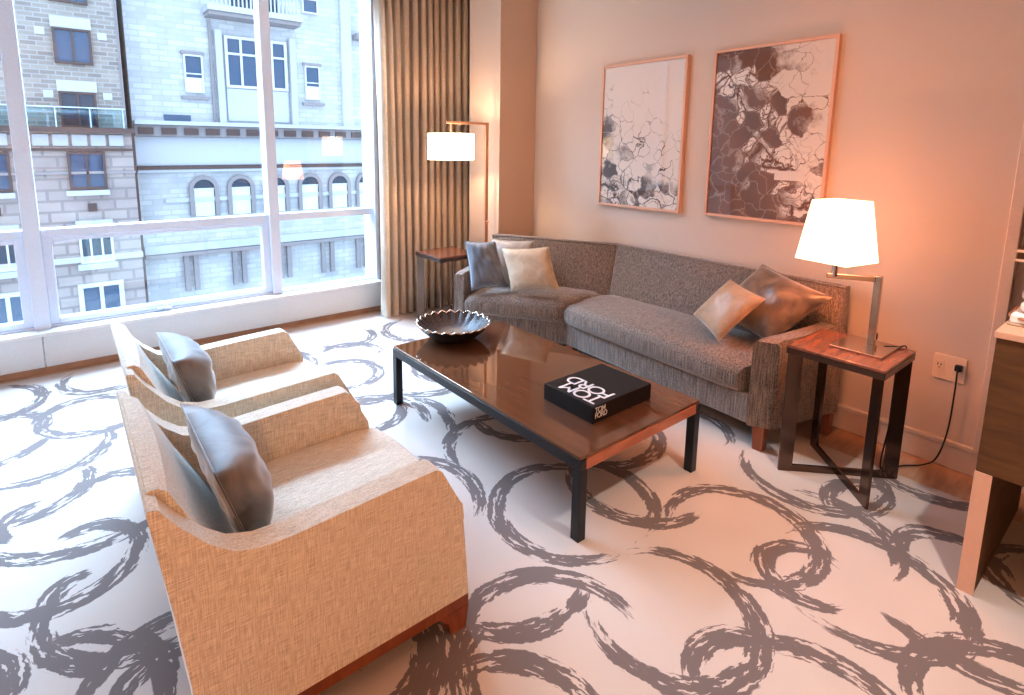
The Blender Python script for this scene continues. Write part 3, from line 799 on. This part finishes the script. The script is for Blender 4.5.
# ------------------------------------------------------------------ table lamp
tl = thing('table_lamp', 'lit table lamp with tapered square white shade on the side table', 'lamp', (2.90, .86, .6405))
lo = Vector((2.90, .86, .6405))
def wl(*p): return Vector(p) - lo
rot = math.radians(-4)
link('base', box(-.115, .130, -.105, .105, 0, .010, .002), M['chrome'], tl)
px_, py_ = 2.962 - 2.90, .852 - .86
bm = bmesh.new(); add_box(bm, px_ - .014, px_ + .014, py_ - .014, py_ + .014, .010, .335, .002); link('pole', bm, M['chrome'], tl)
bm = bmesh.new(); add_bar(bm, (px_ - .004, py_ + .012, .318), (2.865 - 2.90, 1.035 - .86, .318), .024, .024, bev=.003); link('arm', bm, M['chrome'], tl)
bm = bmesh.new(); add_box(bm, px_ + .0145, px_ + .034, py_ - .014, py_ + .014, .025, .031); add_box(bm, px_ + .0145, px_ + .034, py_ - .014, py_ + .014, .052, .058); add_box(bm, px_ + .028, px_ + .034, py_ - .014, py_ + .014, .031, .052)
link('switch', bm, M['bronze'], tl)
sc_ = Vector((2.872, 1.005, 0)) - Vector((lo.x, lo.y, 0))
def shade_ring(hw, z, ang):
    return [sc_ + Vector((math.cos(ang + k * PI / 2) * hw * 1.4142, math.sin(ang + k * PI / 2) * hw * 1.4142, z)) for k in range(4)]
ang = math.radians(45 - 12)
bm = bmesh.new()
zb, zt = 1.035 - lo.z, 1.318 - lo.z
add_loft(bm, [shade_ring(.121, zb, ang), shade_ring(.087, zt, ang)], cap=False)
bmesh.ops.solidify(bm, geom=bm.faces[:], thickness=.002)
sh = link('shade', bm, M['shade'], tl)
bm = bmesh.new()
add_tube(bm, [sc_ + Vector((0, 0, .318)), sc_ + Vector((0, 0, .40))], .012, 12); link('bulb_holder', bm, M['chrome'], tl)
bm = bmesh.new()
r4 = shade_ring(.119, zb + .006, ang)
add_bar(bm, r4[0], r4[2], .004, .004); add_bar(bm, r4[1], r4[3], .004, .004)
link('shade_frame', bm, M['chrome'], tl)
# cord: down from the table behind, along the floor, up to the outlet
cpts = [(2.965, .80, .650), (3.02, .76, .648), (3.068, .74, .63), (3.072, .75, .45), (3.06, .77, .20), (3.05, .78, .03), (3.08, .76, .012), (3.18, .72, .010), (3.27, .66, .012), (3.32, .625, .05), (3.325, .60, .20), (3.325, .595, .40), (3.33, .597, .50), (3.345, .597, .515)]
cord = link('cord', add_tube(bmesh.new(), [wl(*p) for p in smooth_path(cpts)], .0035, 8), M['black'], tl, True, 80)
link('plug', box(*(3.335 - lo.x, 3.3615 - lo.x), *(.583 - lo.y, .611 - lo.y), *(.50 - lo.z, .53 - lo.z), .004), M['black'], cord)
bm = bmesh.new(); add_box(bm, 3.058 - lo.x, 3.088 - lo.x, .744 - lo.y, .768 - lo.y, .27 - lo.z, .35 - lo.z, .006); link('inline_switch', bm, M['black'], cord)
bm = bmesh.new(); add_box(bm, 3.055 - lo.x, 3.125 - lo.x, .725 - lo.y, .775 - lo.y, .0 - lo.z, .028 - lo.z, .006); link('adapter', bm, M['black'], cord)

wo = thing('wall_outlet', 'ivory double wall outlet plate above the baseboard', 'outlet', (XR, .635, .50))
link('plate', box(-.008, 0, -.062, .062, -.062, .062, .002), M['plastic'], wo)
for y in (-.038, .038):
    bm = bmesh.new(); add_box(bm, -.0105, -.0085, y - .018, y + .018, -.02, .03, .0008); s_ = link('socket', bm, M['plastic'], wo)
    bm = bmesh.new(); add_box(bm, -.0112, -.0107, y - .008, y - .005, .005, .016); add_box(bm, -.0112, -.0107, y + .005, y + .008, .005, .016); add_box(bm, -.0112, -.0107, y - .002, y + .002, -.008, -.003); link('slot', bm, M['black'], s_)

# ------------------------------------------------------------------ floor lamp
fl = thing('floor_lamp', 'lit copper floor lamp with white drum shade in front of the curtain', 'lamp', (2.865, 3.70, 0))
link('base', box(-.06, .075, -.045, .16, 0, .02, .003), M['copper'], fl)
link('pole', box(-.016, .016, -.010, .010, .02, 1.752, .002), M['copper'], fl)
link('arm', box(-.40, -.0165, -.008, .008, 1.732, 1.752, .002), M['copper'], fl)
bm = bmesh.new(); add_tube(bm, [(-.36, 0, 1.731), (-.36, 0, 1.60)], .006, 10); link('stem', bm, M['copper'], fl)
bm = bmesh.new(); add_lathe(bm, [(.186, 1.448), (.186, 1.655)], 48, (-.36, .0, 0)); bmesh.ops.solidify(bm, geom=bm.faces[:], thickness=.002)
link('shade', bm, M['shade2'], fl, True, 60)
bm = bmesh.new(); add_tube(bm, [(.0, -.010, .92), (.0, -.03, .92)], .010, 10); link('switch', bm, M['copper'], fl)

# ------------------------------------------------------------------ framed prints
def picture(label, y0, y1, z0, z1, art, extra=None):
    cy, cz = (y0 + y1) / 2, (z0 + z1) / 2; hw, hh = (y1 - y0) / 2, (z1 - z0) / 2
    t = thing('framed_print', label, 'picture', (XR, cy, cz), 0, 'framed prints')
    f, d = .017, .036
    bm = bmesh.new()
    for a in ((-hw, -hw + f, -hh, hh), (hw - f, hw, -hh, hh), (-hw + f, hw - f, -hh, -hh + f), (-hw + f, hw - f, hh - f, hh)):
        add_box(bm, -d, -.001, a[0], a[1], a[2], a[3], .0015)
    link('frame', bm, M['coppersatin'], t)
    link('print', box(-.026, -.002, -hw + f + .0005, hw - f - .0005, -hh + f + .0005, hh - f - .0005), M[art], t)
    if extra:
        y, z, w, h = extra; o = link('pale_patch', box(-.0268, -.0262, y - w / 2, y + w / 2, z - h / 2, z + h / 2), M['patch'], t)
    return t
picture('framed cracked-earth print on the left, smaller in view and mostly pale', 2.155, 2.875, 1.112, 2.160, 'art1')
picture('framed cracked-earth print on the right, brown and dark on its left side', 1.262, 1.970, 1.120, 2.158, 'art2', (-.16, -.24, .17, .055))

# ------------------------------------------------------------------ cabinet at the right edge
cb = thing('cabinet', 'dark walnut cabinet with copper edged leg and open shelf at the right edge', 'cabinet', (2.42, -.2, 0))
def cbx(x0, x1, y0, y1, z0, z1, bev=.002): return box(x0 - 2.42, x1 - 2.42, y0 + .2, y1 + .2, z0, z1, bev)
link('side_panel', cbx(2.424, 3.20, .306, .349, 0, .458), M['walnut'], cb)
o = link('leg_edge', cbx(2.418, 2.4235, .304, .351, 0, .458, .001), M['coppersatin'], cb); o['label'] = 'satin copper front edge of the side panel'
link('side_panel', cbx(2.424, 3.20, -.80, -.757, 0, .458), M['walnut'], cb)
link('body', cbx(2.44, 3.345, -.80, .349, .459, .938), M['walnut'], cb)
for y0, y1 in ((-.80, -.228), (-.222, .349)):
    dr = link('drawer', cbx(2.420, 2.4395, y0, y1, .459, .938, .003), M['walnut'], cb)
    link('handle', cbx(2.405, 2.4195, (y0 + y1) / 2 - .08, (y0 + y1) / 2 + .08, .84, .855, .003), M['copper'], dr)
o = link('top', cbx(2.412, 3.345, -.81, .354, .9385, .962, .003), M['coppersatin'], cb); o['label'] = 'copper coloured top board'
link('shelf', cbx(2.52, 3.345, -.81, .345, 1.185, 1.225, .002), M['walnut'], cb)
for z in (1.186, 1.217): link('shelf_trim', cbx(2.508, 2.5195, -.81, .346, z, z + .008, .001), M['coppersatin'], cb)
link('upper_panel', cbx(2.53, 3.345, -.81, .335, 1.226, 1.75), M['walnut'], cb)
link('shelf_support', cbx(3.30, 3.345, -.81, .345, .9625, 1.1845), M['walnut'], cb)
bm = bmesh.new()
for k in range(3): add_box(bm, -.13, .13, -.14, .14, .004 + k * .040, .043 + k * .040, .016, 4)
tw = link('folded_towels', bm, M['towel'], None, True, 60); tw.location = (2.70, .185, 1.0005)
tag(tw, 'stack of white folded towels in the open niche of the cabinet', 'towels')
bm = bmesh.new()
add_box(bm, -.17, .17, -.19, .19, 0, .008, .002)
tr = thing('tray', 'shallow tray with curved copper rim under the white towels', 'tray', (2.70, .155, .9625))
link('tray_base', bm, M['gold_satin'], tr)
bm = bmesh.new()
pts = [(.20 * math.copysign(abs(math.cos(a)) ** .6, math.cos(a)), .20 * math.copysign(abs(math.sin(a)) ** .6, math.sin(a)), .026 + .010 * math.cos(2 * a)) for a in (2 * PI * k / 48 for k in range(49))]
add_tube(bm, pts, .005, 6); link('rim', bm, M['copper'], tr, True, 80)
bm = bmesh.new(); add_box(bm, -.165, .165, -.185, .185, .0085, .037, .004); link('liner', bm, M['towel'], tr)

# ------------------------------------------------------------------ exterior
def ext_win(parent, x0, x1, z0, z1, y, mull=1, glass='ext_glass', fr='ext_white', f=.05, blind=0, trans=None):
    bm = bmesh.new()
    for a in ((x0, x0 + f, z0, z1), (x1 - f, x1, z0, z1), (x0 + f, x1 - f, z0, z0 + f), (x0 + f, x1 - f, z1 - f, z1)):
        add_box(bm, a[0], a[1], y - .10, y - .01, a[2], a[3])
    for k in range(1, mull + 1):
        xm = x0 + (x1 - x0) * k / (mull + 1); add_box(bm, xm - f * .4, xm + f * .4, y - .09, y - .01, z0 + f, z1 - f)
    if trans: 
        zt = z0 + (z1 - z0) * trans
        add_box(bm, x0 + f, x1 - f, y - .095, y - .01, zt - f * .4, zt + f * .4)
    o = link('window', bm, M[fr], parent)
    link('pane', box(x0 + f * .5, x1 - f * .5, y - .035, y - .012, z0 + f * .5, z1 - f * .5), M[glass], o)
    if blind:
        zt = z0 + (z1 - z0) * blind if blind < 1 else z1 - f
        link('blind', box(x0 + f, x1 - f, y - .05, y - .037, z0 + f, zt), M['ext_blind'], o)
    return o

def part(name, p, m, x0, x1, y0, y1, z0, z1): return link(name, box(x0, x1, y0, y1, z0, z1), M[m], p)
# tan brick block on the left
bb = thing('apartment_building', 'tan brick apartment block with glass terrace rail across the street, left', 'building', (0, 0, 0))
YB1 = 19.0
part('brick_wall', bb, 'ext_brick', -14, 1.60, YB1, 27, 1.95, 12)
part('stone_base', bb, 'ext_base', -14, 1.75, YB1 - .05, 27, -9, 1.93)
part('terrace_ledge', bb, 'ext_dark', -14, 1.80, YB1 - .45, YB1 - .06, 1.86, 1.99)
part('corner_strip', bb, 'ext_mid', 1.605, 1.68, YB1 + .05, YB1 + .6, 1.99, 12)
bm = bmesh.new(); xk = -13.5
while xk < 1.6:
    add_box(bm, xk, xk + .34, YB1 - .12, YB1 - .055, 1.50, 1.80); xk += .42
link('frieze_panels', bm, M['ext_lime'], bb)
part('frieze_band', bb, 'ext_dark', -14, 1.78, YB1 - .16, YB1 - .055, 1.36, 1.43)
part('string_band', bb, 'ext_mid', -14, 1.77, YB1 - .14, YB1 - .055, .73, .80)
part('string_band', bb, 'ext_lime', -14, 1.77, YB1 - .12, YB1 - .055, -1.74, -1.58)
part('string_band', bb, 'ext_lime', -14, 1.77, YB1 - .14, YB1 - .055, -3.42, -3.30)
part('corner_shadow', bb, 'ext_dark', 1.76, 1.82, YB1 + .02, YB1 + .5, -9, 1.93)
o = part('terrace_rail', bb, 'ext_rail', -14, 1.62, YB1 - .40, YB1 - .385, 1.99, 2.50)
bm = bmesh.new(); add_box(bm, -14, 1.62, YB1 - .41, YB1 - .375, 2.50, 2.53)
for k in range(20): add_box(bm, 1.55 - k * .75, 1.575 - k * .75, YB1 - .408, YB1 - .378, 1.99, 2.50)
link('rail_posts', bm, M['alu'], o)
for xo in (0, -3.2, -6.4):
    for z0, z1 in ((3.68, 4.59), (5.25, 6.20), (6.85, 7.80)):
        ext_win(bb, .18 + xo, 1.02 + xo, z0, z1, YB1, 1, 'ext_glass', 'ext_dark', .05)
        part('lintel', bb, 'ext_lime', .16 + xo, 1.04 + xo, YB1 - .06, YB1, z1 + .01, z1 + .30)
    w = ext_win(bb, .18 + xo, 1.0 + xo, 2.0, 2.94, YB1, 1, 'ext_glass_dark', 'ext_dark', .05)
    part('lintel', bb, 'ext_lime', .16 + xo, 1.04 + xo, YB1 - .06, YB1, 2.95, 3.24)
    for dx, dz in ((-.18, 4.38), (1.17, 4.38), (-.14, 2.77), (1.17, 2.77)):
        part('stone_block', bb, 'ext_lime', dx + xo, dx + .21 + xo, YB1 - .03, YB1, dz, dz + .19)
for xo in (0, -2.05, -4.1):
    ext_win(bb, .21 + xo, 1.07 + xo, .30, 1.33, YB1 - .05, 1, 'ext_glass', 'ext_dark', .06)
    part('sill', bb, 'ext_lime', .12 + xo, 1.10 + xo, YB1 - .22, YB1 - .055, .14, .28)
    part('vent', bb, 'ext_dark', .57 + xo, .77 + xo, YB1 - .10, YB1 - .055, -.32, -.10)
    part('sill', bb, 'ext_lime', .24 + xo, 1.10 + xo, YB1 - .25, YB1 - .055, -.72, -.56)
    ext_win(bb, .28 + xo, 1.07 + xo, -1.78, -.74, YB1 - .05, 2, 'ext_glass_dark', 'ext_white', .06)
    part('sill', bb, 'ext_lime', .20 + xo, 1.12 + xo, YB1 - .25, YB1 - .055, -1.95, -1.79)
    ext_win(bb, .14 + xo, 1.22 + xo, -3.46, -2.36, YB1 - .05, 1, 'ext_glass', 'ext_white', .12)

# pale limestone building
sb = thing('stone_building', 'pale limestone building with arched windows and cornice across the street, right', 'building', (0, 0, 0))
YS = 20.0
part('wall', sb, 'ext_stone', 1.90, 26, YS, 28, -9, 14)
part('cornice', sb, 'ext_mid', 1.92, 26, YS - .30, YS - .01, 1.80, 2.14)
part('cornice_cap', sb, 'ext_lime', 1.92, 26, YS - .45, YS - .01, 2.15, 2.27)
bm = bmesh.new(); xk = 2.0
while xk < 14: add_box(bm, xk, xk + .40, YS - .36, YS - .305, 1.86, 2.06); xk += .62
link('dentils', bm, M['ext_dark'], sb)
part('frieze', sb, 'ext_lime', 1.92, 26, YS - .06, YS - .01, .90, 1.79)
part('ledge', sb, 'ext_dark', 1.92, 26, YS - .22, YS - .01, .78, .88)
part('ledge_band', sb, 'ext_lime', 1.92, 26, YS - .18, YS - .01, .69, .775)
part('impost_band', sb, 'ext_lime', 2.6, 26, YS - .08, YS - .01, -.28, -.14)
part('string_course', sb, 'ext_mid', 1.92, 26, YS - .22, YS - .01, -2.02, -1.90)
part('string_course', sb, 'ext_lime', 1.92, 26, YS - .18, YS - .01, -1.88, -1.62)
part('base_band', sb, 'ext_mid', 1.92, 26, YS - .22, YS - .01, -4.08, -3.92)
def arch_win(xc, w, z0, z1):
    r = w / 2; zc = z1 - r; n = 16
    outer = [(xc - r * 1.32, z0), ] ; 
    def arc(rad): return [(xc + rad * math.cos(PI * k / n), zc + rad * math.sin(PI * k / n)) for k in range(n + 1)]
    bm = bmesh.new(); a, b_ = arc(r * 1.30), arc(r * .92)
    a = [(a[0][0], z0)] + a + [(a[-1][0], z0)]; b_ = [(b_[0][0], z0)] + b_ + [(b_[-1][0], z0)]
    add_loft(bm, [[(p[0], YS - .12, p[1]) for p in a], [(p[0], YS - .12, p[1]) for p in b_], [(p[0], YS - .011, p[1]) for p in b_], [(p[0], YS - .011, p[1]) for p in a]], closed=False)
    bm2 = bm
    o = link('arched_window', bm2, M['ext_mid'], sb)
    bm = bmesh.new(); g = [(b_[0][0], z0)] + arc(r * .9) + [(b_[-1][0], z0)]
    vs = [bm.verts.new((p[0], YS - .03, p[1])) for p in g]; bm.faces.new(vs); link('pane', bm, M['ext_glass_dark'], o)
    link('blind', box(xc - r * .86, xc + r * .86, YS - .05, YS - .035, z0, zc - .02), M['ext_blind'], o)
    link('sash_bar', box(xc - r * .9, xc + r * .9, YS - .07, YS - .052, zc - .03, zc + .03), M['ext_white'], o)
for xc in (3.73, 4.875, 6.05, 7.265, 8.4, 9.5, 10.6): arch_win(xc, .68, -.77, .46)
for xo in (0, 3.84, 7.6):
    ext_win(sb, 3.40 + xo, 3.95 + xo, 3.19, 4.36, YS, 0, 'ext_glass', 'ext_white', .05, trans=.5, blind=.4)
    part('sill', sb, 'ext_mid', 3.28 + xo, 4.07 + xo, YS - .16, YS - .01, 2.98, 3.08)
    part('lintel', sb, 'ext_mid', 3.34 + xo, 4.01 + xo, YS - .10, YS - .01, 4.37, 4.46)
    ext_win(sb, 3.40 + xo, 3.97 + xo, 6.15, 7.1, YS, 0, 'ext_glass', 'ext_white', .05, trans=.5)
for xo in (0, 7.7):
    ext_win(sb, 4.62 + xo, 6.62 + xo, 3.42, 5.07, YS - .02, 3, 'ext_glass', 'ext_white', .09, trans=.66)
    part('panel', sb, 'ext_lime', 4.62 + xo, 6.62 + xo, YS - .08, YS - .01, 2.35, 3.40)
    for x in (4.33, 6.70): part('pilaster', sb, 'ext_lime', x + xo, x + .20 + xo, YS - .22, YS - .01, 2.28, 5.20)
    part('balcony', sb, 'ext_mid', 4.10 + xo, 6.95 + xo, YS - .70, YS - .01, 5.55, 5.66)
    part('balcony_slab', sb, 'ext_lime', 4.05 + xo, 7.0 + xo, YS - .80, YS - .01, 5.67, 5.85)
    bm = bmesh.new()
    for k in range(22): add_box(bm, 4.2 + xo + k * .125, 4.245 + xo + k * .125, YS - .74, YS - .70, 5.855, 6.38)
    add_box(bm, 4.12 + xo, 6.95 + xo, YS - .76, YS - .68, 6.385, 6.47)
    link('balustrade', bm, M['ext_lime'], sb)
    part('balcony_door', sb, 'ext_glass_dark', 4.9 + xo, 6.4 + xo, YS - .03, YS - .01, 5.86, 7.9)
    part('low_window', sb, 'ext_glass', 2.75 + xo, 3.5 + xo, YS - .03, YS - .01, 2.29, 2.48)
part('rain_pipe', sb, 'ext_mid', 4.17, 4.24, YS - .10, YS - .02, 2.28, 5.5)
part('quoin_column', sb, 'ext_lime', 8.62, 9.0, YS - .16, YS - .01, 2.28, 9)
part('window_hood', sb, 'ext_mid', 9.12, 10.6, YS - .45, YS - .01, 5.45, 5.65)
for x in (2.98, 3.26, 4.45, 4.75, 7.58, 7.93, 6.0, 6.3, 9.0, 9.35): part('half_column', sb, 'ext_mid', x, x + .15, YS - .16, YS - .01, -3.2, -2.03)
bm = box(-16, 28, 6, 19.0, -9.3, -9.0); st = struct('street_ground', bm, M['street'])

# ------------------------------------------------------------------ light
def area(name, loc, tgt, sx, sy, power, col, spread=PI):
    l = bpy.data.lights.new(name, 'AREA'); l.shape = 'RECTANGLE'; l.size = sx; l.size_y = sy; l.energy = power; l.color = col; l.spread = spread
    o = bpy.data.objects.new(name, l); C.objects.link(o); o.location = loc
    o.rotation_euler = (Vector(tgt) - Vector(loc)).to_track_quat('-Z', 'Y').to_euler(); return o
def point(name, loc, power, col, r=.04):
    l = bpy.data.lights.new(name, 'POINT'); l.energy = power; l.color = col; l.shadow_soft_size = r
    o = bpy.data.objects.new(name, l); C.objects.link(o); o.location = loc; return o
def spot(name, loc, tgt, power, col, size, blend, r=.04):
    l = bpy.data.lights.new(name, 'SPOT'); l.energy = power; l.color = col; l.spot_size = size; l.spot_blend = blend; l.shadow_soft_size = r
    o = bpy.data.objects.new(name, l); C.objects.link(o); o.location = loc
    o.rotation_euler = (Vector(tgt) - Vector(loc)).to_track_quat('-Z', 'Y').to_euler(); return o
WARM = (1.0, .30, .11)
area('sky_light', (.3, 7.4, 5.4), (.3, 3.2, .1), 6.5, 1.8, 2000, (.46, .70, 1.0))
area('sky_light', (.6, 9.0, 6.2), (.9, 2.6, .2), 8, 3.2, 2100, (.50, .74, 1.0))
point('table_lamp_bulb', (2.872, 1.005, 1.16), 15, WARM, .035)
point('floor_lamp_bulb', (2.505, 3.70, 1.55), 26, (1.0, .68, .45), .04)
point('rear_fill_light', (-.43, -1.7, 1.45), 88, (1.0, .51, .25), .07)  # unseen warm fill added behind the camera for the chair sides
for i, (x, y, e) in enumerate(((1.2, .3, 26), (2.3, 1.3, 36), (2.3, 2.5, 32))):
    spot('unseen_overhead_spot', (x, y, 2.97), (x + .25, y + .35, 0), e, (1.0, .44, .21), math.radians(130), .9, .05)  # warm fill spots added overhead, out of view, without fixtures
spot('unseen_overhead_spot', (1.72, -.06, 2.93), (1.95, .15, 0), 190, (1.0, .98, .95), math.radians(62), .55, .03)

w = bpy.data.worlds.new('overcast_sky'); S.world = w; w.use_nodes = True
nt = w.node_tree; bg = nt.nodes['Background']
tc = N(nt, 'ShaderNodeTexCoord'); sp = N(nt, 'ShaderNodeSeparateXYZ'); nt.links.new(tc.outputs['Generated'], sp.inputs[0])
cr = N(nt, 'ShaderNodeValToRGB'); cr.color_ramp.elements[0].position = .0; cr.color_ramp.elements[1].position = .8
cr.color_ramp.elements[0].color = (.64, .80, 1, 1); cr.color_ramp.elements[1].color = (.56, .75, 1, 1)
nt.links.new(sp.outputs['Z'], cr.inputs['Fac']); nt.links.new(cr.outputs['Color'], bg.inputs['Color']); bg.inputs['Strength'].default_value = 2.7

# ------------------------------------------------------------------ camera
cam = bpy.data.cameras.new('camera'); co = bpy.data.objects.new('camera', cam); C.objects.link(co); S.camera = co
yaw, pit, rol = 6.57685143e-01, -1.55371804e-01, 7.77895311e-03
rt = Vector((math.cos(yaw), -math.sin(yaw), 0)); fw = Vector((math.sin(yaw) * math.cos(pit), math.cos(yaw) * math.cos(pit), math.sin(pit)))
up = rt.cross(fw); r2 = rt * math.cos(rol) + up * math.sin(rol); u2 = -rt * math.sin(rol) + up * math.cos(rol)
mw = Matrix(((r2.x, u2.x, -fw.x, 0), (r2.y, u2.y, -fw.y, 0), (r2.z, u2.z, -fw.z, 1.55), (0, 0, 0, 1))); co.matrix_world = mw
cam.sensor_width = 36; cam.lens = 550.3598 / 1024 * 36
cam.shift_x = (512 - 485.055) / 1024; cam.shift_y = -(347.5 - 233.316) / 1024
cam.clip_start = .02; cam.clip_end = 200

S.view_settings.view_transform = 'Standard'; S.view_settings.look = 'None'; S.view_settings.exposure = .02; S.view_settings.gamma = .88
S.cycles.use_denoising = True
